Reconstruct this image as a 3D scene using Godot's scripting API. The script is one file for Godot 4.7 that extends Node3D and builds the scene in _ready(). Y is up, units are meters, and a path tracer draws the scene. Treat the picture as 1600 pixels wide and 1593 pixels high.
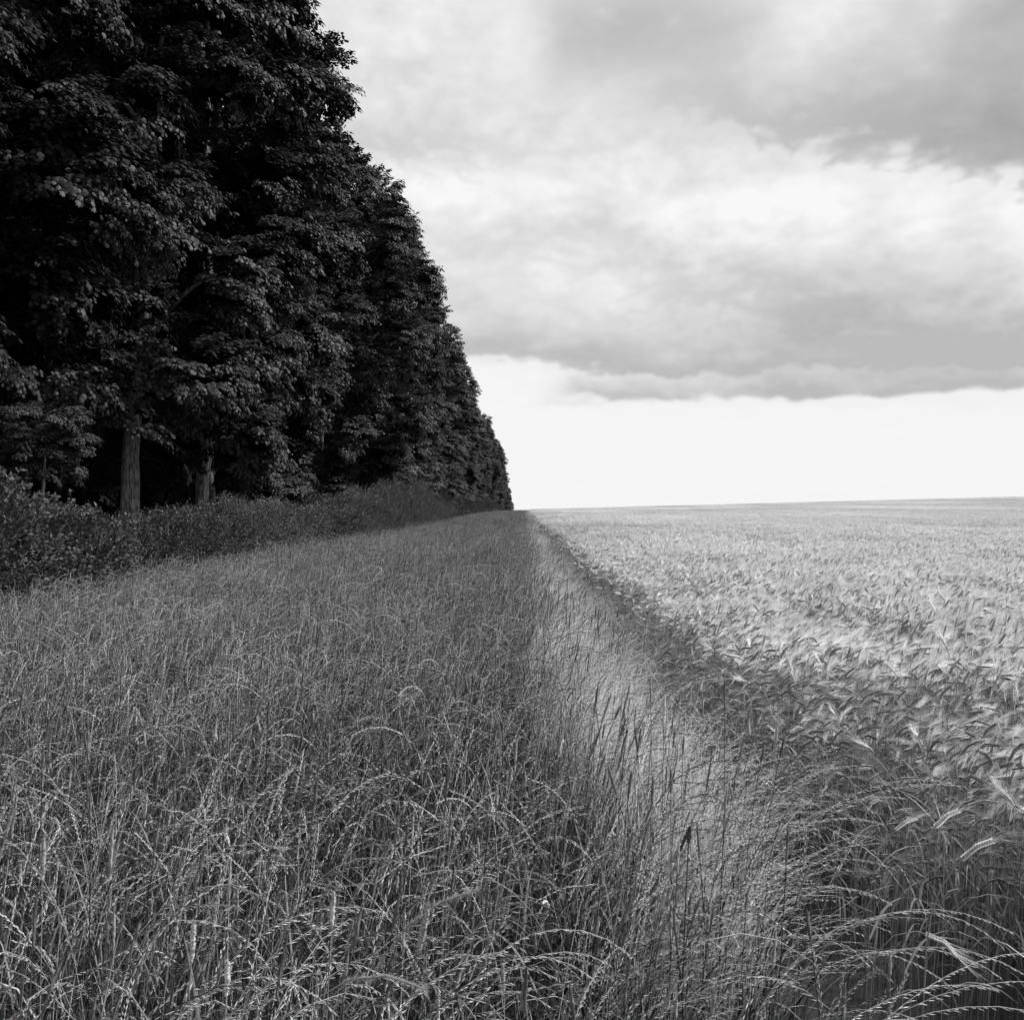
extends Node3D
# A field margin under a cloudy sky, in black and white: meadow grass, a barley field, a hedge and a row of sycamores.
# The boundary between grass and barley runs along -z; x grows to the right; metres.

const EYE := 1.5
const CREST := 160.0
const SUN_ENERGY := 1.1
const EXPOSURE := 2.0
const SKY_STRENGTH := 0.5

var rng := RandomNumberGenerator.new()
var lump := FastNoiseLite.new()
var mats := {}

# ------------------------------------------------------------------ shapes
class Geo:
	var v := PackedVector3Array()
	var n := PackedVector3Array()
	var c := PackedColorArray()
	var f := PackedInt32Array()

	func tri(a: Vector3, b: Vector3, d: Vector3, nn: Vector3, col: Color) -> void:
		var k := v.size()
		v.append(a); v.append(b); v.append(d)
		n.append(nn); n.append(nn); n.append(nn)
		c.append(col); c.append(col); c.append(col)
		f.append(k); f.append(k + 1); f.append(k + 2)

	# a tapered tube along points
	func tube(p: PackedVector3Array, r0: float, r1: float, sides: int, col: Color) -> void:
		var m := p.size()
		var k := v.size()
		for i in m:
			var t: Vector3 = (p[mini(i + 1, m - 1)] - p[maxi(i - 1, 0)]).normalized()
			var a := t.cross(Vector3(0.31, 0.17, 0.93)).normalized()
			var b := t.cross(a)
			var r := lerpf(r0, r1, float(i) / (m - 1))
			for s in sides:
				var th := TAU * s / sides
				var o := a * cos(th) + b * sin(th)
				v.append(p[i] + o * r); n.append(o); c.append(col)
		for i in m - 1:
			for s in sides:
				var q := k + i * sides + s
				var w := k + i * sides + (s + 1) % sides
				f.append(q); f.append(w); f.append(q + sides)
				f.append(w); f.append(w + sides); f.append(q + sides)

	# a blade: a ribbon along points, widest near the foot, slightly folded along its middle
	func blade(p: PackedVector3Array, width: float, side: Vector3, fold: float, col: Color) -> void:
		var m := p.size()
		var k := v.size()
		for i in m:
			var t: Vector3 = (p[mini(i + 1, m - 1)] - p[maxi(i - 1, 0)]).normalized()
			var up := side.cross(t).normalized()
			var s := float(i) / (m - 1)
			var w := width * 0.5 * (0.55 + 0.9 * s if s < 0.4 else (1.0 - s) * 1.518 + 0.004)
			v.append(p[i] - side * w + up * (fold * w)); n.append((up - side * fold).normalized()); c.append(col)
			v.append(p[i] + side * w + up * (fold * w)); n.append((up + side * fold).normalized()); c.append(col)
		for i in m - 1:
			var q := k + i * 2
			f.append(q); f.append(q + 1); f.append(q + 2)
			f.append(q + 1); f.append(q + 3); f.append(q + 2)

	# one spikelet or grain: a slender double pyramid from a along d
	func grain(a: Vector3, d: Vector3, length: float, r: float, col: Color) -> void:
		var x := d.cross(Vector3(0.2, 0.3, 0.93)).normalized()
		var y := d.cross(x)
		var k := v.size()
		var mid := a + d * (length * 0.4)
		v.append(a); n.append(-d); c.append(col)
		v.append(mid + x * r); n.append(x); c.append(col)
		v.append(mid - x * (r * 0.6) + y * (r * 0.8)); n.append((y - x * 0.6).normalized()); c.append(col)
		v.append(mid - x * (r * 0.6) - y * (r * 0.8)); n.append((-y - x * 0.6).normalized()); c.append(col)
		v.append(a + d * length); n.append(d); c.append(col)
		for s in 3:
			var q := k + 1 + s
			var w := k + 1 + (s + 1) % 3
			f.append(k); f.append(w); f.append(q)
			f.append(q); f.append(w); f.append(k + 4)

	# a hair, drawn as a very thin bent triangle strip
	func hair(a: Vector3, d: Vector3, length: float, w: float, sag: Vector3, col: Color) -> void:
		var side := d.cross(Vector3(0.5, 0.2, 0.84)).normalized()
		var nn := d.cross(side)
		var mid := a + d * (length * 0.5)
		var tip := a + (d + sag).normalized() * length
		var k := v.size()
		for q in [a - side * w, a + side * w, mid - side * (w * 0.7), mid + side * (w * 0.7), tip]:
			v.append(q); n.append(nn); c.append(col)
		f.append(k); f.append(k + 1); f.append(k + 2)
		f.append(k + 1); f.append(k + 3); f.append(k + 2)
		f.append(k + 2); f.append(k + 3); f.append(k + 4)

	func mesh() -> ArrayMesh:
		for k in range(0, f.size(), 3):   # faces turn the way their normals point
			var i := f[k]
			var j := f[k + 1]
			var l := f[k + 2]
			if (v[l] - v[i]).cross(v[j] - v[i]).dot(n[i] + n[j] + n[l]) < 0.0:
				f[k + 1] = l
				f[k + 2] = j
		var a := []
		a.resize(Mesh.ARRAY_MAX)
		a[Mesh.ARRAY_VERTEX] = v
		a[Mesh.ARRAY_NORMAL] = n
		a[Mesh.ARRAY_COLOR] = c
		a[Mesh.ARRAY_INDEX] = f
		var m := ArrayMesh.new()
		m.add_surface_from_arrays(Mesh.PRIMITIVE_TRIANGLES, a)
		return m


func rf(a: float, b: float) -> float:
	return rng.randf_range(a, b)


func grey(g: float) -> Color:
	return Color(g, g, g)


func smooth(a: float, b: float, x: float) -> float:
	var t := clampf((x - a) / (b - a), 0.0, 1.0)
	return t * t * (3.0 - 2.0 * t)


# a stem's line: it leaves the foot at angle a0 from upright and bends to a1 at the tip
func stem_line(foot: Vector3, yaw: float, length: float, a0: float, a1: float, from: float, steps: int) -> PackedVector3Array:
	var out := PackedVector3Array()
	var p := foot
	out.append(p)
	var wob := rf(-0.12, 0.12)
	for k in steps:
		var s := (k + 0.5) / steps
		var a := a0 + (a1 - a0) * pow(maxf(0.0, (s - from) / (1.0 - from)), 1.4)
		var y := yaw + wob * sin(s * 5.0)
		p += Vector3(cos(y) * sin(a), cos(a), sin(y) * sin(a)) * (length / steps)
		out.append(p)
	return out


func along(p: PackedVector3Array, s: float) -> Vector3:
	var t := clampf(s, 0.0, 0.9999) * (p.size() - 1)
	var i := int(t)
	return p[i].lerp(p[i + 1], t - i)


func heading(p: PackedVector3Array, s: float) -> Vector3:
	return (along(p, minf(s + 0.04, 1.0)) - along(p, maxf(s - 0.04, 0.0))).normalized()


# ------------------------------------------------------------------ lie of the land
func land(x: float, z: float) -> float:
	var d := -z
	var t := d / CREST
	var rise := 0.0
	if t > 0.0:
		rise = pow(minf(t, 1.0), 1.25)
	var slope := 0.62 + 0.0262 * (x if x > 0.0 else x * 0.25)
	slope = clampf(slope, -2.0, 6.0)
	var h := slope * rise
	if d > CREST:
		h -= (d - CREST) * (d - CREST) * 1.4e-4 if d < 500.0 else 340.0 * 340.0 * 1.4e-4 + (d - 500.0) * 0.095
	return h


func gap_x(d: float) -> float:   # the middle of the bare strip between grass and barley
	return 0.74 + 0.22 * exp(-d / 2.2) + 0.05 * sin(d * 0.9) + 0.03 * sin(d * 2.3 + 1.0)


# a point on the photograph's ray through a pixel of it, so many metres ahead
func ahead(px: float, py: float, d: float) -> Vector3:
	return Vector3((px - 818.0) / 1428.0 * d, EYE + (795.5 - py) / 1428.0 * d, -d)


# ------------------------------------------------------------------ nodes
func tag(o: Node, label: String, category := "", group := "", kind := "") -> void:
	if label:
		o.set_meta("label", label)
	if category:
		o.set_meta("category", category)
	if group:
		o.set_meta("group", group)
	if kind:
		o.set_meta("kind", kind)


func put(called: String, at := Vector3.ZERO) -> Node3D:
	var o := Node3D.new()
	o.name = numbered(called, self)
	add_child(o)
	o.position = at
	return o


func numbered(called: String, under: Node) -> String:
	if not under.has_node(called):
		return called
	var k := 1
	while under.has_node("%s_%03d" % [called, k]):
		k += 1
	return "%s_%03d" % [called, k]


func part(called: String, g: Variant, m: Material, parent: Node) -> MeshInstance3D:
	var o := MeshInstance3D.new()
	o.name = numbered(called, parent)
	o.mesh = g.mesh() if g is Geo else g
	o.material_override = m
	parent.add_child(o)
	return o


func many(called: String, mesh: Mesh, m: Material, where: Array, tints: PackedColorArray, parent: Node) -> MultiMeshInstance3D:
	var mm := MultiMesh.new()
	mm.transform_format = MultiMesh.TRANSFORM_3D
	mm.use_colors = true
	mm.mesh = mesh
	mm.instance_count = where.size()
	for i in where.size():
		mm.set_instance_transform(i, where[i])
		mm.set_instance_color(i, tints[i])
	var o := MultiMeshInstance3D.new()
	o.name = numbered(called, parent)
	o.multimesh = mm
	o.material_override = m
	o.set_meta("kind", "stuff")
	parent.add_child(o)
	return o


func material(called: String, rough: float, back: float, spec := 0.4) -> StandardMaterial3D:
	var m := StandardMaterial3D.new()
	m.resource_name = called
	m.vertex_color_use_as_albedo = true
	m.roughness = rough
	m.metallic_specular = spec
	if back > 0.0:
		m.backlight_enabled = true
		m.backlight = Color(back, back, back).linear_to_srgb()
	mats[called] = m
	return m


# ------------------------------------------------------------------ sky
func sky_angles(px: float, py: float) -> Vector2:
	var a := atan((px - 818.0) / 1428.0)
	return Vector2(rad_to_deg(a), rad_to_deg(atan((795.5 - py) / 1428.0 * cos(a))))


var cloud_noise := FastNoiseLite.new()
var cloud_warp := FastNoiseLite.new()
var banks := []
var blobs := []


func sky_setup() -> void:
	cloud_noise.seed = 11
	cloud_noise.noise_type = FastNoiseLite.TYPE_SIMPLEX_SMOOTH
	cloud_noise.fractal_octaves = 5
	cloud_noise.fractal_gain = 0.5
	cloud_noise.frequency = 1.0
	cloud_warp.seed = 5
	cloud_warp.fractal_octaves = 4
	cloud_warp.frequency = 1.0
	# flat cloud bases: two or three points along the base, depth of the grey above it, softness of the edge, strength at those points
	for b in [
		[[[790, 612], [1000, 629], [1250, 633], [1760, 628]], 40, 6, [0.0, 0.34, 0.62, 0.66]],
		[[[560, 540], [730, 558], [950, 572], [1200, 577], [1760, 560]], 85, 7, [0.0, 0.36, 0.32, 0.26, 0.3]],
		[[[1000, 150], [1180, 205], [1400, 232], [1620, 280], [1800, 300]], 150, 20, [0.0, 0.26, 0.42, 0.72, 0.7]],
		[[[420, 190], [600, 238], [820, 240], [980, 215]], 110, 24, [0.0, 0.22, 0.13, 0.0]],
		[[[640, 395], [900, 415], [1150, 470], [1400, 540], [1700, 545]], 80, 40, [0.0, 0.17, 0.22, 0.24, 0.25]],
		[[[900, 330], [1050, 300], [1200, 310]], 60, 20, [0.0, 0.12, 0.0]],
	]:
		var pts := []
		for q in b[0]:
			pts.append(sky_angles(q[0], q[1]))
		banks.append([pts, b[1] / 25.0, b[2] / 25.0, b[3]])
	for b in [
		[920, 45, 120, 62, -0.24], [1060, 50, 95, 70, -0.22], [1250, 40, 120, 45, 0.08], [1590, 10, 70, 40, -0.28], [1400, 170, 230, 60, -0.10], [790, 80, 45, 55, 0.12], [1300, 60, 160, 60, 0.06],
		[1380, 320, 240, 55, 0.16], [1080, 312, 120, 26, 0.10], [820, 290, 170, 45, 0.10], [920, 445, 150, 40, 0.12], [1330, 480, 130, 60, -0.08], [1560, 430, 120, 40, 0.06], [560, 80, 120, 80, 0.02],
		[1560, 560, 160, 30, -0.07], [1530, 205, 130, 50, -0.12],
	]:
		blobs.append([sky_angles(b[0], b[1]), Vector2(b[2], b[3]) / 25.0, b[4]])


func sky_light(az: float, el: float) -> float:
	# the cloud layer seen from below: noise on a high plane, so that it tightens towards the horizon
	var e := deg_to_rad(maxf(el, 0.0))
	var r := 1.0 / tan(e + 0.12)
	var a := deg_to_rad(az)
	var q := Vector2(sin(a), cos(a)) * r
	var w1 := cloud_warp.get_noise_2d(az * 0.085, el * 0.16)
	var w2 := cloud_warp.get_noise_2d(az * 0.085 + 40.0, el * 0.16 + 9.0)
	var fine := cloud_warp.get_noise_2d(az * 0.45 + 7.0, el * 0.8)
	var u := az + w1 * 3.0 + fine * 0.25
	var v := el + w2 * 0.8 + fine * 0.22
	var big := cloud_noise.get_noise_2d(q.x * 0.75, q.y * 0.9)
	var soft := cloud_noise.get_noise_2d(q.x * 2.2 + 13.0 + w1 * 0.4, q.y * 2.6)
	var known := smooth(46.0, 30.0, absf(az)) * smooth(48.0, 33.0, el)   # where the photograph says what stands there
	var g := 0.845 + 0.05 * soft + (1.0 - known) * (0.34 * big)
	var dark := 0.0
	var puff := cloud_noise.get_noise_2d(az * 0.16 + 3.0, el * 0.34) + 0.5 * cloud_noise.get_noise_2d(az * 0.5, el * 0.9 + 20.0)
	var billow := 1.0 - 3.0 * absf(cloud_warp.get_noise_2d(az * 0.22 + 60.0, el * 0.42))
	for b in banks:
		var pts: Array = b[0]
		if u <= pts[0].x or u >= pts[-1].x:
			continue
		var k := 0
		while u > pts[k + 1].x:
			k += 1
		var t: float = (u - pts[k].x) / (pts[k + 1].x - pts[k].x)
		var st: float = lerpf(b[3][k], b[3][k + 1], smooth(0, 1, t))
		st *= smooth(pts[-1].x, pts[-1].x - 6.0, u)
		var base: float = lerpf(pts[k].y, pts[k + 1].y, t)
		var over: float = v - base + (puff + billow * 0.6) * (0.15 + b[2] * 1.1)
		if over > -b[2]:
			dark += st * smooth(-b[2], b[2], over) * exp(-maxf(over, 0.0) / b[1]) * (1.0 + 0.5 * puff)
	for b in blobs:
		var m: Vector2 = (Vector2(u, v) - b[0]) / b[1]
		if b[2] < 0.0:
			dark -= b[2] * exp(-0.7 * m.length_squared()) * (1.0 + 0.8 * puff)
		else:
			g += b[2] * exp(-0.7 * m.length_squared())
	g += 0.14 * puff * known
	g -= 0.58 * (1.0 - exp(-dark * 1.45 / 0.58))
	# the clear bright strip above the horizon
	var base_v := 6.75 + w2 * 0.5 + fine * 0.25
	var low := smooth(base_v + 0.22, base_v - 0.22, el) if az > -5.0 else smooth(base_v + 3.4, base_v - 0.3, el)
	low = maxf(low, smooth(9.5, 8.4, v) * smooth(4.0, -2.0, az))
	g = lerpf(g, 0.915 + 0.01 * soft, low * (1.0 - 0.06 * smooth(3.5, 7.0, el)))
	return clampf(g, 0.26, 0.94)


func sky_texture() -> ImageTexture:
	var w := 3072
	var h := 1536
	var coarse := Image.create(512, 256, false, Image.FORMAT_RGBAF)
	for y in 256:
		var el := 90.0 - (y + 0.5) * 180.0 / 256
		for x in 512:
			var az := wrapf((x + 0.5) * 360.0 / 512, -180.0, 180.0)
			var g := sky_light(az, el) if el > -1.5 else 0.5
			coarse.set_pixel(x, y, Color(g, g, g))
	coarse.resize(w, h, Image.INTERPOLATE_CUBIC)
	for y in range(int(h * (90.0 - 34.0) / 180.0), h / 2 + 6):
		var el := 90.0 - (y + 0.5) * 180.0 / h
		for k in range(-w / 10, w / 10):
			var x := posmod(k, w)
			var az := (k + 0.5) * 360.0 / w
			var g := sky_light(az, maxf(el, 0.0))
			coarse.set_pixel(x, y, Color(g, g, g))
	return ImageTexture.create_from_image(coarse)


# ------------------------------------------------------------------ grass and barley
func timothy_head(g: Geo, p: PackedVector3Array, s0: float, r: float, col: Color, rings := 12) -> void:
	var sides := 7
	var k := g.v.size()
	for i in rings + 1:
		var u := float(i) / rings
		var at := along(p, lerpf(s0, 1.0, u))
		var t := heading(p, lerpf(s0, 1.0, u))
		var a := t.cross(Vector3(0.31, 0.17, 0.93)).normalized()
		var b := t.cross(a)
		var prof := pow(sin(PI * clampf(u * 0.93 + 0.05, 0.0, 1.0)), 0.35)
		for s in sides:
			var th := TAU * (s + 0.5 * (i % 2)) / sides
			var o := a * cos(th) + b * sin(th)
			var j := rf(0.6, 1.25)
			g.v.append(at + o * (r * prof * j)); g.n.append((o + t * rf(-0.5, 0.6)).normalized()); g.c.append(col * rf(0.75, 1.25))
	for i in rings:
		for s in sides:
			var q := k + i * sides + s
			var w := k + i * sides + (s + 1) % sides
			g.f.append(q); g.f.append(w); g.f.append(q + sides)
			g.f.append(w); g.f.append(w + sides); g.f.append(q + sides)
	for i in 40:
		var u := rf(s0, 1.0)
		var t := heading(p, u)
		var o := t.cross(Vector3(rf(-1, 1), rf(-1, 1), rf(-1, 1))).normalized()
		g.hair(along(p, u) + o * r * 0.8, (o * 0.8 + t * 0.7).normalized(), r * 0.9, 0.0004, Vector3.ZERO, col * 1.15)


# a loose one-sided head: spikelets on short stalks that hang from the arching tip
func brome_head(g: Geo, p: PackedVector3Array, s0: float, count: int, size: float, col: Color) -> void:
	for i in count:
		var u := lerpf(s0, 0.995, (i + rf(0.0, 0.8)) / count)
		var at := along(p, u)
		var t := heading(p, u)
		var side := t.cross(Vector3.UP).normalized() * (1.0 if i % 2 else -1.0)
		var d := (t * 1.2 + side * rf(0.05, 0.3) + Vector3.DOWN * rf(0.0, 0.3)).normalized()
		var stalk := rf(0.001, 0.007) * (1.0 - 0.5 * float(i) / count) * (1.0 if rng.randf() < 0.85 else 2.5)
		g.hair(at, d, stalk + 0.004, 0.0003, Vector3.DOWN * 0.2, col)
		g.grain(at + d * stalk, (d + Vector3.DOWN * 0.25).normalized(), size * rf(0.9, 1.7), size * rf(0.09, 0.14), col * rf(0.75, 1.15))


# an upright spike with spikelets set left and right, pressed to the stem
func rye_head(g: Geo, p: PackedVector3Array, s0: float, count: int, size: float, col: Color, yaw: float) -> void:
	var across := Vector3(-sin(yaw), 0, cos(yaw))
	for i in count:
		var u := lerpf(s0, 0.99, float(i) / count)
		var t := heading(p, u)
		var d := (t + across * (0.24 if i % 2 else -0.24) + Vector3(rf(-0.1, 0.1), 0, rf(-0.1, 0.1))).normalized()
		g.grain(along(p, u), d, size * rf(1.2, 1.7), size * 0.15, col * rf(0.85, 1.15))


func add_blade(g: Geo, foot: Vector3, yaw: float, length: float, width: float, a0: float, a1: float, col: Color, steps := 6) -> void:
	var p := stem_line(foot, yaw, length, a0, a1, rf(0.1, 0.5), steps)
	var tw := yaw + PI / 2 + rf(-0.8, 0.8)
	g.blade(p, width, Vector3(cos(tw), 0, sin(tw)), rf(0.1, 0.5), col)


func spot(i: int, count: int, half: float) -> Vector3:   # evenly scattered feet
	var per := int(ceil(sqrt(float(count))))
	return Vector3((((i % per) + rng.randf()) / per * 2.0 - 1.0) * half, -0.03, ((i / per + rng.randf()) / per * 2.0 - 1.0) * half)


func meadow_patch(half: float, stems: int, blades: int) -> ArrayMesh:
	var g := Geo.new()
	for i in blades:
		var foot := spot(i, blades, half)
		var col := grey(rf(0.015, 0.085))
		if rng.randf() < 0.19:
			col = grey(rf(0.22, 0.52))
		var yaw := rf(-PI, PI) if rng.randf() < 0.6 else rf(-0.9, 0.9)
		var wide := rf(0.003, 0.006) if rng.randf() < 0.6 else rf(0.006, 0.0105)
		add_blade(g, foot, yaw, rf(0.25, 0.74), wide, rf(0.02, 0.4), rf(0.3, 2.7), col)
	for i in stems:
		var foot := spot(i, stems, half)
		var yaw := rf(-0.9, 0.9) if rng.randf() < 0.7 else rf(-PI, PI)
		var kind := rng.randf()
		var pale := rf(0.2, 0.56)
		var stalk := grey(rf(0.02, 0.08) if rng.randf() < 0.75 else rf(0.2, 0.4))
		if kind < 0.36:
			var p := stem_line(foot, yaw, rf(0.48, 0.86), rf(0.0, 0.16), rf(0.05, 0.5), 0.3, 9)
			g.tube(p, 0.0014, 0.0010, 3, stalk)
			timothy_head(g, p, 1.0 - rf(0.05, 0.13), rf(0.0027, 0.0042), grey(rf(0.08, 0.34)))
		elif kind < 0.74:
			var p := stem_line(foot, yaw, rf(0.55, 0.98), rf(0.02, 0.3), rf(1.2, 2.6), rf(0.35, 0.65), 14)
			g.tube(p, 0.0012, 0.0007, 3, grey(pale * 0.85) if rng.randf() < 0.5 else stalk)
			brome_head(g, p, rf(0.66, 0.8), rng.randi_range(24, 38), rf(0.009, 0.015), grey(pale))
		else:
			var p := stem_line(foot, yaw, rf(0.45, 0.85), rf(0.0, 0.3), rf(0.2, 1.5), 0.4, 9)
			g.tube(p, 0.0013, 0.0008, 3, stalk)
			rye_head(g, p, rf(0.72, 0.84), rng.randi_range(16, 26), rf(0.010, 0.015), grey(pale * 0.9), yaw)
		if rng.randf() < 0.8:
			add_blade(g, foot + Vector3(0, rf(0.1, 0.4), 0), rf(-PI, PI), rf(0.14, 0.36), rf(0.004, 0.009), rf(0.3, 0.8), rf(0.9, 2.8), grey(rf(0.03, 0.22)))
	return g.mesh()


# the silky pale grass that leans over the bare strip
func fescue_patch(half: float, stems: int) -> ArrayMesh:
	var g := Geo.new()
	for i in stems:
		var foot := Vector3(rf(-half, half), -0.03, rf(-half, half))
		var yaw := rf(-1.5, 1.5)
		var col := grey(rf(0.55, 0.86))
		var p := stem_line(foot, yaw, rf(0.5, 0.88), rf(0.05, 0.3), rf(1.0, 2.0), rf(0.25, 0.5), 9)
		g.tube(p, 0.0007, 0.0003, 3, col)
		if rng.randf() < 0.7:
			brome_head(g, p, 0.68, 12, 0.008, col * 1.05)
	for i in stems / 2:
		add_blade(g, Vector3(rf(-half, half), -0.03, rf(-half, half)), rf(-1, 1), rf(0.25, 0.55), rf(0.002, 0.004), 0.1, rf(0.6, 1.9), grey(rf(0.2, 0.44)))
	return g.mesh()


func barley_ear(g: Geo, p: PackedVector3Array, s0: float, r: float, body: Color, silk: Color, awns: int, awn_len: float) -> void:
	var t0 := heading(p, s0 + 0.02)
	var across := t0.cross(Vector3(rf(-1, 1), 0.2, rf(-1, 1))).normalized()
	var rows := 13
	for i in rows:
		var u := lerpf(s0, 0.985, float(i) / rows)
		var t := heading(p, u)
		var at := along(p, u)
		for s in [-1.0, 1.0]:
			var d: Vector3 = (t + across * (0.26 * s)).normalized()
			g.grain(at + across * (r * 0.35 * s), d, 0.0115, r * 0.62, body * rf(0.85, 1.15))
	for i in awns:
		var u := lerpf(s0 + 0.005, 0.99, float(i) / awns)
		var t := heading(p, u)
		var d := (t + across * (0.16 if i % 2 else -0.16) + Vector3(rf(-0.12, 0.16), rf(-0.05, 0.22), rf(-0.12, 0.12))).normalized()
		g.hair(along(p, u), d, awn_len * rf(0.7, 1.15), 0.00036, Vector3(rf(0.0, 0.3), rf(-0.2, 0.1), rf(-0.15, 0.15)), silk * rf(0.85, 1.1))


func barley_patch(half: float, plants: int, at_margin := false) -> ArrayMesh:  # margin plants: duller ears, fewer and darker awns, paler stalks
	var g := Geo.new()
	for i in plants:
		var foot := spot(i, plants, half)
		var yaw := rf(-0.9, 0.9) if rng.randf() < 0.85 else rf(-PI, PI)
		var length := rf(0.80, 1.0) if not at_margin else rf(0.62, 0.97)
		var over := (rf(0.3, 1.3) if rng.randf() < 0.6 else rf(1.4, 2.6)) if not at_margin else rf(0.9, 2.9)
		var p := stem_line(foot, yaw, length, rf(0.0, 0.1), over, rf(0.78, 0.87), 18)
		var stalk := grey(rf(0.16, 0.36)) if not at_margin else grey(rf(0.2, 0.52))
		g.tube(p, 0.0016, 0.0010, 3, stalk)
		if at_margin:
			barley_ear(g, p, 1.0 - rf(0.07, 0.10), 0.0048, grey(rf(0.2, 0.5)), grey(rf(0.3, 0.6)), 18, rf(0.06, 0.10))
		else:
			barley_ear(g, p, 1.0 - rf(0.055, 0.076), 0.0044, grey(rf(0.3, 0.62)), grey(rf(0.80, 0.9)), 42, rf(0.06, 0.10))
		for k in 2:
			add_blade(g, foot + Vector3(0, rf(0.15, 0.6), 0), rf(-PI, PI), rf(0.18, 0.3), rf(0.005, 0.009), rf(0.2, 0.6), rf(1.2, 2.6), grey(rf(0.14, 0.42)))
	return g.mesh()


# spread patches over cells whose middle passes the test
func strew(called: String, meshes: Array, m: Material, cells: Array, parent: Node, swing: float, size := Vector2(0.88, 1.1), tint := Vector2(0.8, 1.2)) -> void:
	var where := []
	var tints := []
	for k in meshes.size():
		where.append([])
		tints.append(PackedColorArray())
	for q in cells:
		var k := rng.randi() % meshes.size()
		var x: float = q[0]
		var z: float = q[1]
		var s := rf(size.x, size.y) * float(q[2] if q.size() > 2 else 1.0)
		var wide: float = q[3] if q.size() > 3 else 1.0
		var b := Basis(Vector3.UP, rf(-swing, swing)).scaled(Vector3(wide, s, wide))
		where[k].append(Transform3D(b, Vector3(x, land(x, z), z)))
		var patchy := 1.0 + 0.22 * lump.get_noise_2d(x * 3.0, z * 1.2)
		tints[k].append(grey(rf(tint.x, tint.y) * patchy))
	for k in meshes.size():
		if where[k].size():
			many(called, meshes[k], m, where[k], tints[k], parent)


# ------------------------------------------------------------------ leaves, trees, hedges
func leaf_palmate(g: Geo, at: Vector3, along_dir: Vector3, up: Vector3, size: float, col: Color) -> void:
	var x := along_dir.cross(up).normalized()
	var nn := x.cross(along_dir).normalized()
	var k := g.v.size()
	g.v.append(at + along_dir * size * 0.35); g.n.append(nn); g.c.append(col)
	var outline := [[0.0, 0.02], [0.34, 0.05], [0.5, 0.36], [0.33, 0.5], [0.42, 0.82], [0.15, 0.72], [0.0, 1.05], [-0.15, 0.72], [-0.42, 0.82], [-0.33, 0.5], [-0.5, 0.36], [-0.34, 0.05]]
	for q in outline:
		var droop: float = -0.32 * absf(q[0]) - 0.16 * q[1] * q[1]
		g.v.append(at + x * (q[0] * size) + along_dir * (q[1] * size) + nn * (droop * size))
		g.n.append((nn + x * (q[0] * 0.5) + along_dir * 0.15).normalized()); g.c.append(col)
	for s in 12:
		g.f.append(k); g.f.append(k + 1 + s); g.f.append(k + 1 + (s + 1) % 12)


func leaf_oval(g: Geo, at: Vector3, d: Vector3, up: Vector3, size: float, wide: float, col: Color) -> void:
	var x := d.cross(up).normalized()
	var nn := x.cross(d).normalized()
	var k := g.v.size()
	for q in [[0.0, 0.0, 0.0], [0.5, 0.4, 0.12], [0.0, 0.45, 0.0], [-0.5, 0.4, 0.12], [0.0, 1.0, -0.1]]:
		g.v.append(at + x * (q[0] * size * wide) + d * (q[1] * size) + nn * (q[2] * size))
		g.n.append((nn - x * (q[0] * 0.6)).normalized()); g.c.append(col)
	for q in [[0, 1, 2], [0, 2, 3], [2, 1, 4], [2, 4, 3]]:
		for s in q:
			g.f.append(k + s)


# a leafy twig that grows along +x and droops, leaves lying in loose tiers
func sycamore_spray(leaves: int, reach: float) -> ArrayMesh:
	var g := Geo.new()
	var bark := grey(0.1)
	var lines := []
	for k in 5:
		var yaw := (k - 2) * 0.42 + rf(-0.15, 0.15)
		var p := stem_line(Vector3(0, 0, 0), yaw, reach * rf(0.75, 1.1), rf(1.2, 1.45), rf(1.8, 2.3), 0.2, 5)
		g.tube(p, 0.006, 0.002, 3, bark)
		lines.append(p)
	for i in leaves:
		var p: PackedVector3Array = lines[i % 5]
		var s := pow(rng.randf(), 0.75)
		var at := along(p, s)
		var t := heading(p, s)
		var out := (t + Vector3(rf(-0.7, 0.7), rf(-0.25, 0.15), rf(-0.9, 0.9))).normalized()
		var up := (Vector3.UP * 1.1 + Vector3(rf(0.1, 0.9), 0, rf(-0.5, 0.5))).normalized()
		var d := (out + Vector3.DOWN * rf(0.25, 0.8)).normalized()
		var a := at + out * rf(0.03, 0.14) + Vector3(0, rf(-0.09, 0.05), 0)
		g.hair(at, (a - at).normalized(), at.distance_to(a), 0.002, Vector3.ZERO, bark)
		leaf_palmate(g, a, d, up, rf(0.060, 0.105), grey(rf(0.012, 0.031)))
	return g.mesh()


func bush_spray(leaves: int, reach: float, leaf: float, wide: float, shade: float) -> ArrayMesh:
	var g := Geo.new()
	var lines := []
	for k in 6:
		var p := stem_line(Vector3.ZERO, rf(-1.3, 1.3), reach * rf(0.6, 1.1), rf(0.3, 1.4), rf(0.6, 1.9), 0.2, 4)
		g.tube(p, 0.003, 0.001, 3, grey(0.12))
		lines.append(p)
	for i in leaves:
		var p: PackedVector3Array = lines[i % 6]
		var s := pow(rng.randf(), 0.8)
		var t := heading(p, s)
		var d := (t + Vector3(rf(-0.9, 0.9), rf(-0.5, 0.5), rf(-0.9, 0.9))).normalized()
		var up := (Vector3.UP + Vector3(rf(0, 0.9), rf(-0.3, 0.3), rf(-0.6, 0.6))).normalized()
		leaf_oval(g, along(p, s), d, up, leaf * rf(0.7, 1.3), wide, grey(shade * rf(0.65, 1.35)))
	return g.mesh()


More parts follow.
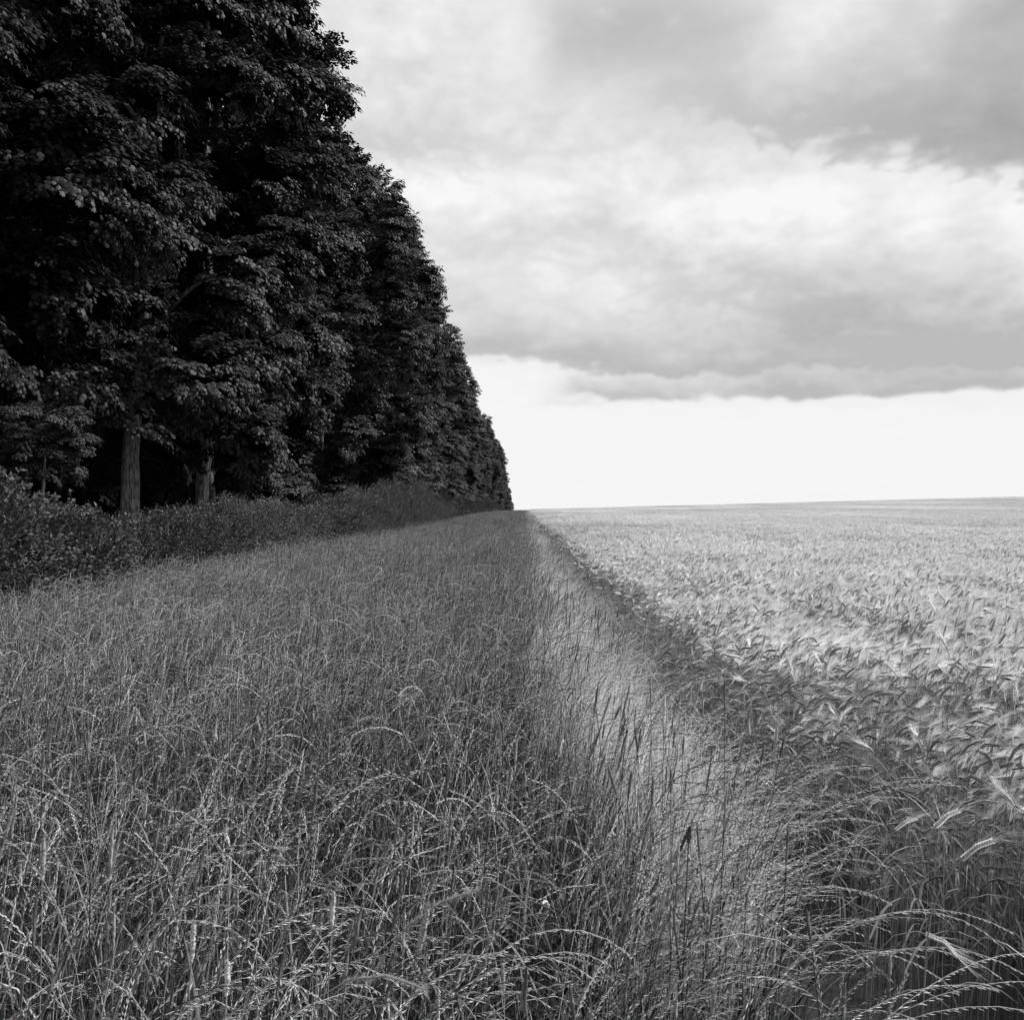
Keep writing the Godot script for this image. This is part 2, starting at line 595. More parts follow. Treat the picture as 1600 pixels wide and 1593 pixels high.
# long grassy shoots combed over by the wind
func combed_spray(shoots: int, reach: float) -> ArrayMesh:
	var g := Geo.new()
	for i in shoots:
		var foot := Vector3(rf(-0.18, 0.18), rf(-0.1, 0.1), rf(-0.18, 0.18))
		add_blade(g, foot, rf(-0.6, 0.6), reach * rf(0.6, 1.15), rf(0.005, 0.011), rf(0.15, 0.6), rf(1.2, 2.1), grey(rf(0.06, 0.15)), 5)
	return g.mesh()


func aim(dir: Vector3, roll: float) -> Basis:   # +x to dir, up kept up
	var x := dir.normalized()
	var z := x.cross(Vector3.UP)
	z = z.normalized() if z.length() > 0.05 else Vector3(0, 0, 1)
	var y := z.cross(x)
	return Basis(x, y, z).rotated(x, roll)


func trunk_mesh(height: float, r: float, lean: Vector2, knobs: float) -> ArrayMesh:
	var st := SurfaceTool.new()
	st.begin(Mesh.PRIMITIVE_TRIANGLES)
	var sides := 22
	var rings := 46
	for i in rings + 1:
		var u := float(i) / rings
		var h := height * pow(u, 1.5)
		var cx := lean.x * h + 0.10 * knobs * sin(h * 1.5 + r * 20.0)
		var cz := lean.y * h + 0.05 * sin(h * 1.3)
		var rr := r * (0.14 + 0.72 * pow(1.0 - h / height, 0.9)) + r * 0.7 * exp(-h / 0.8)
		for s in sides + 1:
			var th := TAU * s / sides
			var o := Vector3(cos(th), 0, sin(th))
			var ridge := lump.get_noise_3d(o.x * 260.0 * r, h * 22.0, o.z * 260.0 * r) * 0.11
			var bulge := lump.get_noise_3d(o.x * 60.0, h * 55.0, o.z * 60.0 + r * 900.0) * (0.10 + 0.2 * knobs)
			st.set_uv(Vector2(float(s) / sides * 3.0, h * 0.9))
			st.set_color(grey(1))
			st.add_vertex(Vector3(cx, h - 0.25, cz) + o * (rr * (1.0 + ridge + bulge)))
	for i in rings:
		for s in sides:
			var q := i * (sides + 1) + s
			for k in [q, q + 1, q + sides + 1, q + 1, q + sides + 2, q + sides + 1]:
				st.add_index(k)
	st.generate_normals()
	return st.commit()


func crown_radius(h: float, low: float, high: float, r: float) -> float:
	var t := (h - low) / (high - low)
	if t < 0.35:
		return r * lerpf(0.82, 1.0, smooth(0.0, 0.35, t))
	return r * sqrt(maxf(0.0, 1.0 - pow((t - 0.35) / 0.65, 2.5)))


# where the leafy twigs of a crown sit: boughs as rounded heaps, each with its twigs on its outer side
func crown_places(low: float, high: float, r: float, boughs: int, per: int, leanx: float, bough := 1.0) -> Array:
	var out := []
	for b in boughs:
		var t := (b + rng.randf()) / boughs
		t = pow(t, 1.1)
		var h := lerpf(low, high - 1.1 * bough, t)
		var az := b * 2.39996 + rf(-0.35, 0.35)
		var inner := b % 6 == 5
		var rad := maxf(0.0, crown_radius(h, low, high, r) - 0.9 * bough) * (rf(0.2, 0.5) if inner else rf(0.78, 1.08))
		var mid := Vector3(cos(az) * rad + leanx * h, h, sin(az) * rad)
		var outward := Vector3(cos(az), 0.15 + 0.9 * t * t, sin(az)).normalized()
		var a := rf(0.95, 1.6) * bough
		var tall := rf(0.8, 1.35) * bough
		for k in per:
			var d := Vector3(rf(-1, 1), rf(-1, 1), rf(-1, 1))
			while d.length() > 1.0 or d.length() < 0.1:
				d = Vector3(rf(-1, 1), rf(-1, 1), rf(-1, 1))
			d = d.normalized()
			if d.dot(outward) < -0.3:
				d = d - outward * (2.0 * d.dot(outward))
			var wave := 1.0 + 0.3 * lump.get_noise_3d(d.x * 60.0 + b * 31.0, d.y * 60.0, d.z * 60.0)
			var at := mid + Vector3(d.x * a, d.y * tall, d.z * a) * (wave * pow(rng.randf(), 0.25))
			var go := (d + outward * 0.25 + Vector3(rf(-0.35, 0.35), rf(-0.5, 0.0), rf(-0.35, 0.35))).normalized()
			out.append(Transform3D(aim(go, rf(-0.4, 0.4)).scaled(Vector3.ONE * rf(0.8, 1.15) * minf(1.0, bough + 0.25)), at - go * 0.25))
	return out


var spray_a: ArrayMesh
var spray_b: ArrayMesh
var bark_mat: StandardMaterial3D


func make_tree(called: String, low: float, high: float, r: float, trunk_r: float, lean: Vector2, knobs: float, boughs: int, per: int, shade := 1.0) -> Node3D:
	var t := put(called)
	part("trunk", trunk_mesh(high * 0.8, trunk_r, lean, knobs), bark_mat, t)
	for k in 7:   # limbs from the trunk out into the crown
		var g := Geo.new()
		var h := lerpf(low + 1.2, high * 0.64, k / 6.0)
		var yaw := k * 2.4 + rf(-0.3, 0.3)
		var p := stem_line(Vector3(lean.x * h, h - 0.4, lean.y * h), yaw, crown_radius(h, low, high, r) * 0.9, 0.5, 1.5, 0.1, 8)
		g.tube(p, trunk_r * 0.34, 0.02, 8, grey(1))
		part("limb", g, bark_mat, t)
	var places := crown_places(low, high, r, boughs, per, lean.x)
	var one := []
	var two := []
	var ta := PackedColorArray()
	var tb := PackedColorArray()
	for i in places.size():
		if i % 2:
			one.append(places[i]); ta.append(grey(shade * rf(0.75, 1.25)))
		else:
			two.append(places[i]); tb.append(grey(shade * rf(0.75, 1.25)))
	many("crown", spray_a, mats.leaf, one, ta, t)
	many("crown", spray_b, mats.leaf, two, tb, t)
	return t


func copy_of(src: Node3D, at: Vector3, turn: float, size: float) -> Node3D:
	var c: Node3D = src.duplicate()
	c.name = numbered(String(src.name).rstrip("0123456789").trim_suffix("_"), self)
	add_child(c)
	c.position = at
	c.rotation.y = turn
	c.scale = Vector3.ONE * size
	return c


# a bush or a length of hedge: twigs through a rounded body
func bush(called: String, sprays: Array, m: Material, at: Vector3, half: Vector3, count: int, comb := false, tint := Vector2(0.7, 1.3)) -> Node3D:
	var t := put(called, at)
	var g := Geo.new()
	for k in 9:
		var foot := Vector3(rf(-half.x, half.x) * 0.6, -0.1, rf(-half.z, half.z) * 0.8)
		g.tube(stem_line(foot, rf(-PI, PI), half.y * rf(1.2, 1.8), rf(0, 0.2), rf(0.2, 0.8), 0.2, 5), 0.018, 0.006, 5, grey(1))
	part("stem", g, bark_mat, t)
	var where := []
	var tints := []
	for s in sprays:
		where.append([])
		tints.append(PackedColorArray())
	for i in count:
		var d := Vector3(rf(-1, 1), rf(-0.9, 1), rf(-1, 1))
		# a rounded box, fuller on the outside, with a lumpy skin
		var e := 2.3
		var l := pow(pow(absf(d.x), e) + pow(absf(d.y), e) + pow(absf(d.z), e), 1.0 / e)
		d = d / maxf(l, 0.05)
		var wave := 1.0 + 0.42 * lump.get_noise_3d((at.x + d.x * half.x) * 32.0, d.y * 40.0, (at.z + d.z * half.z) * 32.0)
		var depth := pow(rng.randf(), 0.3)
		var q := Vector3(d.x * half.x, d.y * half.y, d.z * half.z) * (depth * wave)
		q.y += half.y
		q.y += land(at.x + q.x, at.z + q.z) - at.y
		var go := Vector3(d.x, d.y * 0.8 + 0.35, d.z) + Vector3(rf(-0.4, 0.4), rf(-0.3, 0.3), rf(-0.4, 0.4))
		var b := aim(go, rf(-0.6, 0.6)) if not comb else Basis(Vector3.UP, rf(-0.7, 0.7))
		var k := rng.randi() % sprays.size()
		where[k].append(Transform3D(b.scaled(Vector3.ONE * rf(0.75, 1.25)), q))
		tints[k].append(grey(rf(tint.x, tint.y)))
	for k in sprays.size():
		many("foliage", sprays[k], m, where[k], tints[k], t)
	return t


# ------------------------------------------------------------------ single plants that stand out
# from the foot up through the place where the photograph shows the plant's tip
func plant(called: String, label: String, category: String, foot: Vector3, group := "") -> Node3D:
	var t := put(called, Vector3(foot.x, land(foot.x, foot.z), foot.z))
	tag(t, label, category, group)
	return t


func upright_timothy(px: float, py: float, d: float, head: float, r: float, lean: float, shade: float, label: String, group := "") -> Node3D:
	var tip := ahead(px, py, d)
	var h := tip.y - land(tip.x, tip.z)
	var foot := Vector3(tip.x - lean * h * 0.6, 0, tip.z)
	var t := plant("timothy_grass", label, "grass plant", foot, group)
	var p := stem_line(Vector3.ZERO, 0.0, h * 1.02, lean * 0.5, lean * 1.3, 0.1, 12)
	var g := Geo.new()
	g.tube(p, 0.0014, 0.001, 5, grey(0.2))
	part("stem", g, mats.blade, t)
	var hd := Geo.new()
	timothy_head(hd, p, 1.0 - head / h, r, grey(shade), 22)
	part("seed_head", hd, mats.blade, t)
	var lf := Geo.new()
	add_blade(lf, along(p, 0.4), 0.8, 0.3, 0.006, 0.3, 1.6, grey(0.2), 8)
	part("leaf", lf, mats.blade, t)
	return t


func arching_grass(called: String, px: float, py: float, d: float, yaw: float, length: float, start: float, end: float, from: float, size: float, count: int, shade: float, stems: int, label: String) -> Node3D:
	var foot := ahead(px, py, d)
	var t := plant(called, label, "grass plant", foot)
	for k in stems:
		var g := Geo.new()
		var p := stem_line(Vector3(rf(-0.06, 0.06), 0, rf(-0.06, 0.06)) if stems > 1 else Vector3.ZERO, yaw + rf(-0.35, 0.35) * (1.0 if stems > 1 else 0.2), length * rf(0.75, 1.08), start * rf(0.6, 1.3), end * rf(0.85, 1.1), from, 20)
		g.tube(p, 0.0010, 0.0004, 4, grey(shade * 0.7))
		part("stem", g, mats.blade, t)
		var hd := Geo.new()
		brome_head(hd, p, 0.66, count, size, grey(shade))
		part("seed_head", hd, mats.blade, t)
	var lf := Geo.new()
	for k in stems * 2:
		add_blade(lf, Vector3(rf(-0.06, 0.06), 0.05, rf(-0.06, 0.06)), yaw + rf(-1.2, 1.2), rf(0.3, 0.6), 0.005, 0.2, 1.7, grey(0.2), 8)
	part("leaf", lf, mats.blade, t)
	return t


func _ready() -> void:
	rng.seed = 71
	lump.seed = 3
	lump.frequency = 0.02
	lump.fractal_octaves = 3

	# ---- camera, sky, sun
	var cam := Camera3D.new()
	cam.name = "camera"
	cam.position = Vector3(0, EYE, 0)
	cam.rotation.y = atan(18.0 / 1428.0)
	cam.fov = rad_to_deg(2.0 * atan(796.5 / 1428.0))
	cam.near = 0.05
	cam.far = 4000.0
	add_child(cam)
	cam.current = true
	sky_setup()
	var env := Environment.new()
	env.background_mode = Environment.BG_SKY
	var sky := Sky.new()
	var pano := PanoramaSkyMaterial.new()
	pano.panorama = sky_texture()
	sky.sky_material = pano
	env.sky = sky
	env.background_energy_multiplier = SKY_STRENGTH
	env.ambient_light_source = Environment.AMBIENT_SOURCE_SKY
	env.tonemap_mode = Environment.TONE_MAPPER_LINEAR
	env.tonemap_exposure = EXPOSURE
	env.sdfgi_enabled = true
	env.ssao_enabled = true
	env.ssil_enabled = true
	var we := WorldEnvironment.new()
	we.name = "world_environment"
	we.environment = env
	add_child(we)
	var sun := DirectionalLight3D.new()
	sun.name = "sun"
	sun.light_energy = SUN_ENERGY
	sun.light_color = Color(1, 1, 1)
	sun.light_angular_distance = 4.0
	sun.shadow_enabled = true
	add_child(sun)
	sun.look_at_from_position(Vector3(9, 8.5, -2.5), Vector3.ZERO)

	# ---- materials
	material("blade", 0.65, 0.3, 0.25)
	material("barley", 0.5, 0.8)
	material("leaf", 0.55, 0.2, 0.3)
	material("hedge_leaf", 0.6, 0.2, 0.25)
	bark_mat = StandardMaterial3D.new()
	bark_mat.resource_name = "bark"
	var bn := FastNoiseLite.new()
	bn.seed = 9
	bn.frequency = 0.03
	bn.fractal_octaves = 5
	bn.domain_warp_enabled = true
	var bt := NoiseTexture2D.new()
	bt.width = 512
	bt.height = 512
	bt.seamless = true
	bt.noise = bn
	var ramp := Gradient.new()
	ramp.set_color(0, grey(0.06).linear_to_srgb())
	ramp.set_color(1, grey(0.34).linear_to_srgb())
	ramp.set_offset(0, 0.3)
	ramp.set_offset(1, 0.7)
	bt.color_ramp = ramp
	bark_mat.albedo_texture = bt
	bark_mat.uv1_triplanar = true
	bark_mat.uv1_scale = Vector3(1.3, 0.22, 1.3)
	bark_mat.roughness = 0.95
	bark_mat.metallic_specular = 0.2
	bark_mat.heightmap_enabled = true
	bark_mat.heightmap_texture = bt
	bark_mat.heightmap_scale = 2.0

	# ---- ground
	var soil := StandardMaterial3D.new()
	soil.resource_name = "soil"
	var sn := FastNoiseLite.new()
	sn.seed = 21
	sn.frequency = 0.02
	sn.fractal_octaves = 6
	var stx := NoiseTexture2D.new()
	stx.width = 1024
	stx.height = 1024
	stx.seamless = true
	stx.noise = sn
	var sr := Gradient.new()
	sr.set_color(0, grey(0.05).linear_to_srgb())
	sr.set_color(1, grey(0.17).linear_to_srgb())
	stx.color_ramp = sr
	soil.albedo_texture = stx
	soil.uv1_triplanar = true
	soil.uv1_world_triplanar = true
	soil.uv1_scale = Vector3(0.7, 0.7, 0.7)
	soil.roughness = 0.95
	soil.heightmap_enabled = true
	soil.heightmap_texture = stx
	soil.heightmap_scale = 3.0
	var st := SurfaceTool.new()
	st.begin(Mesh.PRIMITIVE_TRIANGLES)
	var xs := []
	var zs := []
	for i in 81:
		var u := (i - 40) / 40.0
		xs.append(signf(u) * pow(absf(u), 2.4) * 900.0)
		var w := i / 80.0
		zs.append(60.0 - 60.0 * w - 1500.0 * pow(w, 2.6))
	for z in zs:
		for x in xs:
			st.add_vertex(Vector3(x, land(x, z), z))
	for i in 80:
		for k in 80:
			var q := i * 81 + k
			for s in [q, q + 81, q + 1, q + 1, q + 81, q + 82]:
				st.add_index(s)
	st.generate_normals()
	var ground := part("ground", st.commit(), soil, self)
	ground.set_meta("kind", "structure")
	ground.set_meta("label", "dark bare soil under the crops and along the narrow strip")

	# ---- trees
	spray_a = sycamore_spray(120, 0.62)
	spray_b = sycamore_spray(105, 0.52)
	build_trees()
	build_hedge()

	# ---- the barley field
	var barley_meshes := []
	for k in 6:
		barley_meshes.append(barley_patch(0.30, 156))
	var cells := []
	var margin := []
	var d := 0.4
	while d < 185.0:
		var step := 0.46 if d < 14.0 else (0.56 if d < 50.0 else 0.75)
		var edge := gap_x(d) + 0.12 + 0.28 * exp(-d / 2.6)
		var x := edge + 0.32 + 0.34 * exp(-d / 3.0)
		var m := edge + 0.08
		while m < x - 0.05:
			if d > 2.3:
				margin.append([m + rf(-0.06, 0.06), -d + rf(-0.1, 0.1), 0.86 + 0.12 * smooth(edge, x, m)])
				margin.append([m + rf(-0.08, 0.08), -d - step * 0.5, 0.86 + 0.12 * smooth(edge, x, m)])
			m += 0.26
		var first_x := x
		var far_x := d * 0.60 + 5.0
		while x < far_x:
			if d < 1.6 and x < 1.15:
				x += step
				continue
			cells.append([x + rf(-0.1, 0.1) * step, -d + rf(-0.2, 0.2) * step, (rf(0.97, 1.03) + 0.05 * lump.get_noise_2d(x * 14.0, d * 14.0)) * (1.0 - rf(0.02, 0.25) * smooth(0.9, 0.0, x - first_x)), 1.0 if d < 50.0 else 1.35])
			x += step
		d += step
	var field := put("barley_field")
	tag(field, "pale ripe barley with nodding long-bearded ears filling the right-hand field", "crop", "", "stuff")
	strew("barley", barley_meshes, mats.barley, cells, field, 0.4, Vector2(0.97, 1.03), Vector2(0.92, 1.08))
	strew("margin_barley", [barley_patch(0.2, 60, true), barley_patch(0.2, 60, true), barley_patch(0.2, 52, true)], mats.barley, margin, field, 0.5, Vector2(0.9, 1.05), Vector2(0.8, 1.15))

	# ---- the meadow strip
	var grass_meshes := []
	for k in 8:
		grass_meshes.append(meadow_patch(0.30, 81, 196))
	cells = []
	d = 0.2
	while d < 190.0:
		var step := 0.40 if d < 20.0 else (0.5 if d < 60.0 else 0.7)
		var x := gap_x(d) - 0.22 - 0.25 - 0.12 * smooth(2.6, 1.6, d)
		while x > -(5.3 + 0.02 * d):
			if Vector2(x, d).length() > 0.85:
				cells.append([x + rf(-0.15, 0.15) * step, -d + rf(-0.2, 0.2) * step, rf(0.85, 1.1), 1.0 if d < 60.0 else 1.4])
			x -= step
		d += step
	var meadow := put("meadow_grass")
	tag(meadow, "tall uncut meadow grass with timothy and drooping seed heads left of the barley", "grass", "", "stuff")
	strew("grass", grass_meshes, mats.blade, cells, meadow, 0.7, Vector2(0.85, 1.12), Vector2(0.66, 1.1))
	var fine_meshes := []
	for k in 4:
		fine_meshes.append(fescue_patch(0.2, 140))
	cells = []
	d = 2.0
	while d < 150.0:
		for k in (rng.randi() % 2 if d < 2.8 else (2 if rng.randf() < 0.6 else 3)):
			cells.append([gap_x(d) - rf(0.29, 0.46 + 0.18 * smooth(2.5, 6.0, d)) - 0.3 * smooth(3.0, 2.0, d), -d + rf(-0.15, 0.15), rf(0.8, 1.1), 1.0 if d < 40.0 else 1.5])
		d += 0.22 if d < 40.0 else 0.5
	var fringe := put("fine_edge_grass")
	tag(fringe, "silky pale fine grass leaning over the bare strip beside the barley", "grass", "", "stuff")
	strew("grass", fine_meshes, mats.blade, cells, fringe, 0.4)

	build_single_plants()


func build_trees() -> void:
	var kinds := [  # the two near kinds: leaves tinted darker, painting in shade at the left
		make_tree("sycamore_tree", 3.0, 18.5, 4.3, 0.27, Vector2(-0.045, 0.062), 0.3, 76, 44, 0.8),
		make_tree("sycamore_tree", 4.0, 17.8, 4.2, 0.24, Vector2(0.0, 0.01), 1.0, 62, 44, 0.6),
		make_tree("sycamore_tree", 2.4, 19.4, 4.8, 0.26, Vector2(-0.02, 0.0), 0.4, 70, 46),
		make_tree("sycamore_tree", 2.1, 17.6, 4.5, 0.25, Vector2(0.03, -0.01), 0.6, 62, 46),
		make_tree("sycamore_tree", 2.2, 18.6, 5.0, 0.25, Vector2(0.01, 0.02), 0.5, 68, 46),
	]
	var used := [false, false, false, false, false]
	# distance ahead, kind, turn, size: the front row, ten metres to the left of the camera
	var row := []
	var d := 5.5
	while d < 430.0:
		row.append(d)
		d += 5.4 if d < 30.0 else (7.6 if d < 120.0 else 9.5)
	var near := [
		"tall sycamore at the left edge whose leafy boughs hang into the top corner",
		"tall dark sycamore filling the left edge, its trunk out of view",
		"sycamore whose low boughs hang over the tangled bush at the left edge",
		"sycamore with a pale leaning trunk, leftmost of the two bare trunks above the hedge",
		"sycamore with a dark knobbly trunk, right of the pale leaning one",
		"sycamore next along the row after the knobbly trunk, low skirt of leaves",
		"dense sycamore whose crown breaks the skyline at the top of the picture",
		"sycamore behind the windswept grassy hedge, crown stepping down the skyline",
	]
	for i in row.size():
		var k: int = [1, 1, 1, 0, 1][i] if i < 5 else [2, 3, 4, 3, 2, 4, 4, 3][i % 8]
		var turn := rf(-PI, PI)
		var size := rf(0.86, 1.08)
		var x := (-10.9 if i < 6 else (-9.2 if i < 10 else -9.7)) + rf(-0.5, 0.5)
		var dd: float = row[i] + rf(-0.5, 0.5)
		if i == 3:
			x = -9.75; dd = 22.1; turn = 2.2; size = 1.0
		elif i == 4:
			x = -9.5; dd = 27.2; turn = 3.6; size = 1.08
		var at := Vector3(x, land(x, -dd) - 0.05, -dd)
		var t: Node3D
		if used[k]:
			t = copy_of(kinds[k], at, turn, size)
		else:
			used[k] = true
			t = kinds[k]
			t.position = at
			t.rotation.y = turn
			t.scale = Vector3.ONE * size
		if i < near.size():
			tag(t, near[i], "tree", "sycamores of the front row")
		elif dd < 130.0:
			var nth: String = ["ninth", "tenth", "eleventh", "twelfth", "thirteenth", "fourteenth", "fifteenth", "sixteenth", "seventeenth", "eighteenth", "nineteenth", "twentieth"][mini(i - 8, 11)]
			tag(t, "%s sycamore along the dark front row, counted from the left edge towards the horizon" % nth, "tree", "sycamores in the middle of the row")
		else:
			tag(t, "small far sycamore where the dark row meets the horizon", "tree", "sycamores at the far end of the row")
	# the wood behind
	var back := bush("woodland_undergrowth", [bush_spray(60, 1.3, 0.16, 0.7, 0.06)], mats.hedge_leaf, Vector3(-27, 0, -60), Vector3(2.5, 2.6, 66.0), 9000)
	tag(back, "dark undergrowth deep in the wood behind the trunks", "undergrowth", "", "stuff")
	for r in 2:
		d = 6.0 + r * 3.0
		while d < 110.0:
			var x := -15.5 - 6.5 * r + rf(-1, 1)
			var t := copy_of(kinds[rng.randi() % 5], Vector3(x, land(x, -d) - 0.05, -d), rf(-PI, PI), rf(0.92, 1.05) + 0.05 * r)
			tag(t, "dark sycamore deep in the wood behind the front row", "tree", "sycamores deep in the wood")
			d += rf(6.0, 7.5)


func build_hedge() -> void:
	var thorn := [bush_spray(52, 0.30, 0.036, 0.62, 0.085), bush_spray(46, 0.27, 0.040, 0.55, 0.10)]
	var bramble := [bush_spray(60, 0.40, 0.052, 0.7, 0.07), bush_spray(50, 0.36, 0.046, 0.75, 0.085)]
	var combed := [bush_spray(90, 0.42, 0.075, 0.24, 0.085), bush_spray(80, 0.38, 0.065, 0.28, 0.10), combed_spray(40, 0.42)]
	var b := bush("bramble_bush", bramble, mats.hedge_leaf, Vector3(-5.9, land(-5.9, -9.0), -9.0), Vector3(0.85, 0.95, 1.6), 620)
	tag(b, "tangled bramble bush rising at the left edge before the wood", "bush")
	b = bush("bramble_bush", bramble, mats.hedge_leaf, Vector3(-6.0, 0, -6.2), Vector3(0.8, 0.85, 1.4), 460)
	tag(b, "bramble bush cut by the left edge, lower and nearest", "bush")
	b = bush("bramble_bush", bramble, mats.hedge_leaf, Vector3(-5.9, land(-5.9, -11.4), -11.4), Vector3(0.6, 0.72, 1.2), 420)
	tag(b, "low bramble bush between the tangled bush and the clipped hedge", "bush")
	# the hedge proper, in lengths that have grown together: one thing
	var hedge := bush("hawthorn_hedge", thorn, mats.hedge_leaf, Vector3(-5.65, land(-5.65, -19.0), -19.0), Vector3(0.62, 0.76, 7.0), 4200)
	tag(hedge, "long dark hawthorn hedge in front of the bare trunks", "hedge")
	var names := [
		"bushy hawthorn clump ending the hedge below the knobbly tree",
		"first windswept grassy hedge mound beyond the clipped hedge",
		"middle windswept hedge mound with long shoots combed to the right",
		"tallest pale windswept hedge mound under the middle of the tree row",
		"last windswept hedge mound sloping down to the far grass",
	]
	var dd := [26.6, 31.0, 37.0, 45.0, 57.0]
	var hh := [0.78, 0.95, 1.22, 1.34, 0.85]
	for k in 5:
		var at := Vector3(-5.5, land(-5.5, -dd[k]), -dd[k])
		var half := Vector3(0.75, hh[k], [2.6, 4.0, 4.8, 6.4, 9.0][k])
		if k == 0:
			b = bush("hawthorn_bush", thorn, mats.hedge_leaf, at, half, 900)
		else:
			b = bush("hedge_mound", combed, mats.blade, at, half, [0, 700, 900, 1100, 1300][k], true, Vector2(0.75, 1.25))
		tag(b, names[k], "hedge")
	# young sycamore that leans out of the wood, and low shrubs among the trunks
	var y := put("young_sycamore", Vector3(-6.9, land(-6.9, -13.0), -13.0))
	part("trunk", trunk_mesh(2.5, 0.07, Vector2(0.03, 0.0), 0.3), bark_mat, y)
	var places := crown_places(2.0, 3.4, 0.8, 16, 12, 0.0, 0.4)
	var tints := PackedColorArray()
	for p in places:
		tints.append(grey(rf(0.8, 1.3)))
	for k in places.size():
		places[k] = Transform3D(places[k].basis.scaled(Vector3.ONE * 0.55), places[k].origin)
	many("crown", spray_b, mats.leaf, places, tints, y)
	tag(y, "young sycamore with a thin pale stem behind the bramble bush", "tree")
	var spots := [[-11.6, 29.5, 0.8, "small leafy shrub seen between the two bare trunks"], [-12.5, 38.0, 1.1, "low shrub in the gap right of the knobbly trunk"], [-7.2, 33.0, 1.2, "leafy shrub under the boughs behind the first hedge mound"]]
	for s in spots:
		var at := Vector3(s[0], land(s[0], -s[1]), -s[1])
		b = bush("understory_shrub", bramble, mats.hedge_leaf, at, Vector3(s[2], s[2] * 0.8, s[2]), 320)
		tag(b, s[3], "shrub")
	var first: Node3D
	var z := 62.0
	while z < 300.0:
		var x := -7.0 + rf(-0.5, 0.5)
		if first == null:
			first = bush("wood_edge_shrub", bramble, mats.hedge_leaf, Vector3(x, land(x, -z), -z), Vector3(1.3, 1.2, 3.2), 800)
			b = first
		else:
			b = copy_of(first, Vector3(x, land(x, -z) - 0.1, -z), rf(-0.4, 0.4), rf(0.85, 1.25))
		tag(b, "dark shrub at the foot of the far trees, along the grass", "shrub", "shrubs along the foot of the far trees")
		z += 6.5


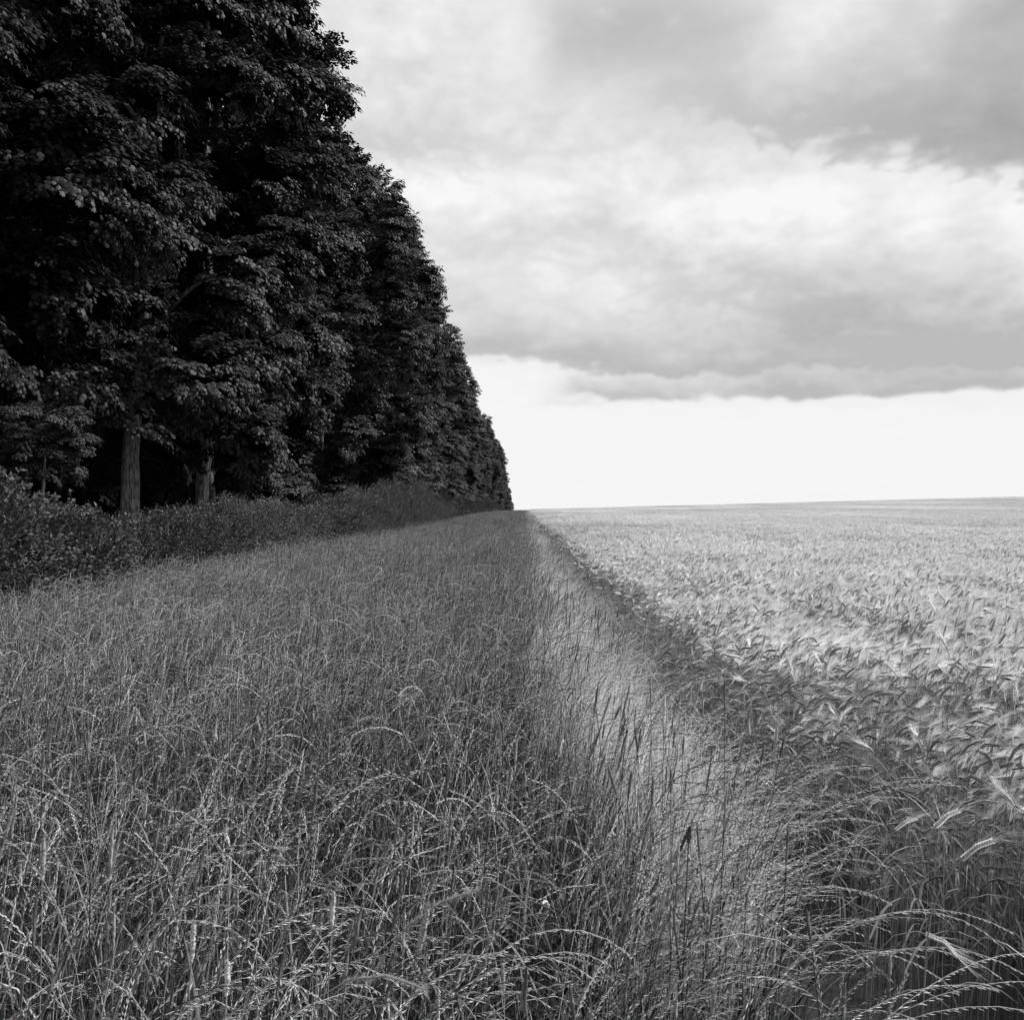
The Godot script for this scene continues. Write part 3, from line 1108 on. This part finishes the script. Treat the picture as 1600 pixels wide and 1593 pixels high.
func build_single_plants() -> void:
	upright_timothy(1036, 1092, 2.6, 0.095, 0.0042, 0.02, 0.5, "tall pale timothy stalk standing clear above the path edge, tallest there")
	upright_timothy(1016, 1222, 2.3, 0.07, 0.0046, 0.04, 0.16, "dark timothy head left of the tall pale stalk", "")
	upright_timothy(1048, 1210, 2.4, 0.06, 0.004, 0.0, 0.15, "short dark timothy head just right of the tall pale stalk's foot")
	upright_timothy(640, 1418, 1.42, 0.075, 0.0055, 0.16, 0.3, "thick grey timothy head tilting right, lower middle of the meadow")
	upright_timothy(60, 1325, 1.75, 0.08, 0.005, 0.02, 0.28, "blunt timothy head at the lower left edge of the meadow")
	upright_timothy(512, 1408, 1.5, 0.06, 0.0045, 0.05, 0.42, "pale timothy head left of the thick grey tilted one")
	upright_timothy(290, 1455, 1.4, 0.065, 0.0045, 0.06, 0.42, "pale timothy head low in the left foreground, below the drooping sprays")
	upright_timothy(345, 1520, 1.3, 0.05, 0.0042, 0.05, 0.5, "short bright timothy head at the bottom, left of the feathery foxtail")
	arching_grass("arching_brome", 1050, 1590, 1.5, 0.0, 1.25, 0.22, 2.15, 0.25, 0.011, 34, 0.62, 9, "largest arching brome tuft, at lower right, its sprays hanging over the black gap")
	arching_grass("arching_brome", 1085, 1330, 2.5, 0.1, 1.08, 0.25, 1.9, 0.3, 0.012, 30, 0.65, 8, "brome tuft bowing over the bare strip against the dark foot of the barley")
	arching_grass("arching_brome", 1110, 1480, 2.0, 0.05, 1.0, 0.3, 2.2, 0.3, 0.010, 30, 0.68, 7, "pale brome tuft with fine drooping sprays across the middle of the bare strip")
	arching_grass("arching_brome", 975, 1100, 4.0, 0.0, 1.0, 0.2, 1.9, 0.4, 0.012, 26, 0.6, 8, "farther brome tuft leaning into the strip just beyond the tall pale stalk")
	arching_grass("arching_brome", 235, 1300, 1.6, 0.1, 1.0, 0.1, 2.2, 0.45, 0.011, 30, 0.7, 3, "pair of long drooping brome sprays in the left foreground")
	arching_grass("arching_brome", 640, 1300, 1.75, 0.2, 0.98, 0.1, 2.2, 0.5, 0.010, 30, 0.72, 5, "bright bunch of drooping brome sprays in the middle of the foreground")
	# the dark seed head on a dark stalk
	var tip := ahead(1064, 1290, 2.0)
	var t := plant("dark_seed_head_plant", "plant with a dark teardrop seed head standing at the path edge", "plant", Vector3(tip.x, 0, tip.z))
	var p := stem_line(Vector3.ZERO, 0.0, tip.y, 0.0, 0.06, 0.1, 12)
	var g := Geo.new()
	g.tube(p, 0.0018, 0.0014, 5, grey(0.08))
	part("stem", g, mats.blade, t)
	g = Geo.new()
	timothy_head(g, p, 0.955, 0.006, grey(0.06), 12)
	part("seed_head", g, mats.blade, t)
	# nodding dark spike
	var foot := ahead(500, 1260, 2.3)
	t = plant("dark_sedge", "dark nodding seed spike standing out against the mid meadow", "grass plant", foot)
	p = stem_line(Vector3.ZERO, 0.0, 0.9, 0.08, 1.15, 0.6, 14)
	g = Geo.new()
	g.tube(p, 0.0012, 0.0008, 5, grey(0.09))
	part("stem", g, mats.blade, t)
	g = Geo.new()
	rye_head(g, p, 0.92, 26, 0.010, grey(0.05), 0.0)
	part("seed_head", g, mats.blade, t)
	# two feathery spikes
	for q in [[395, 1500, 1.35, 0.1, "feathery pale foxtail arching down to the right in the lower left foreground", 2.0], [520, 1520, 1.45, -0.1, "feathery pale foxtail lying nearly level, right of the drooping one", 1.45]]:
		foot = ahead(q[0], q[1], q[2])
		t = plant("foxtail_grass", q[4], "grass plant", foot)
		p = stem_line(Vector3.ZERO, q[3], 0.98, 0.05, q[5], 0.62, 16)
		g = Geo.new()
		g.tube(p, 0.0013, 0.001, 5, grey(0.25))
		part("stem", g, mats.blade, t)
		g = Geo.new()
		timothy_head(g, p, 0.86, 0.0022, grey(0.2), 22)
		for k in 420:
			var u := rf(0.86, 1.0)
			var dir := (heading(p, u) * 1.2 + Vector3(rf(-1, 1), rf(-1, 1), rf(-1, 1)).normalized()).normalized()
			g.hair(along(p, u), dir, rf(0.006, 0.013), 0.00025, Vector3.ZERO, grey(0.4))
		part("seed_head", g, mats.blade, t)
	# the broad curled blade at the bottom
	foot = ahead(1000, 1560, 1.55)
	t = plant("broad_grass_blade", "broad grass blade curling over at the bottom, left of the brome tuft", "grass plant", foot)
	g = Geo.new()
	p = stem_line(Vector3.ZERO, 0.25, 1.05, 0.02, 2.7, 0.55, 18)
	g.blade(p, 0.011, Vector3(-0.2, 0, 0.98), 0.25, grey(0.3))
	part("leaf", g, mats.blade, t)
	# barley plants that lean out of the crop at the right
	var texts := [
		"barley plant with a fat pale ear, topmost of those leaning out at the right edge",
		"barley plant with a long pale ear bent left over the gap at the right",
		"barley plant with an ear hanging straight down, lowest at the right",
		"barley plant with a pale ear, leftmost of those leaning over the bare strip",
	]
	var ends := [[1530, 1350, 1.75, 0.4], [1490, 1300, 2.0, 0.3], [1440, 1400, 1.9, 2.4], [1430, 1300, 2.3, 0.2]]
	for k in 4:
		var e: Array = ends[k]
		foot = ahead(e[0], e[1], e[2]) + Vector3(-0.16, 0, 0.05)
		t = plant("barley_plant", texts[k], "barley plant", foot)
		p = stem_line(Vector3.ZERO, -0.3 if e[3] < 1.0 else 0.6, ahead(e[0], e[1], e[2]).y * 1.16, 0.06, 1.5 if e[3] < 1.0 else 2.7, 0.7, 18)
		g = Geo.new()
		g.tube(p, 0.0019, 0.0012, 5, grey(0.26))
		part("stem", g, mats.barley, t)
		g = Geo.new()
		barley_ear(g, p, 0.905, 0.0060, grey(0.6), grey(0.7), 24, 0.08)
		part("ear", g, mats.barley, t)
		g = Geo.new()
		add_blade(g, along(p, 0.55), 1.0, 0.26, 0.009, 0.4, 2.0, grey(0.25), 8)
		part("leaf", g, mats.barley, t)
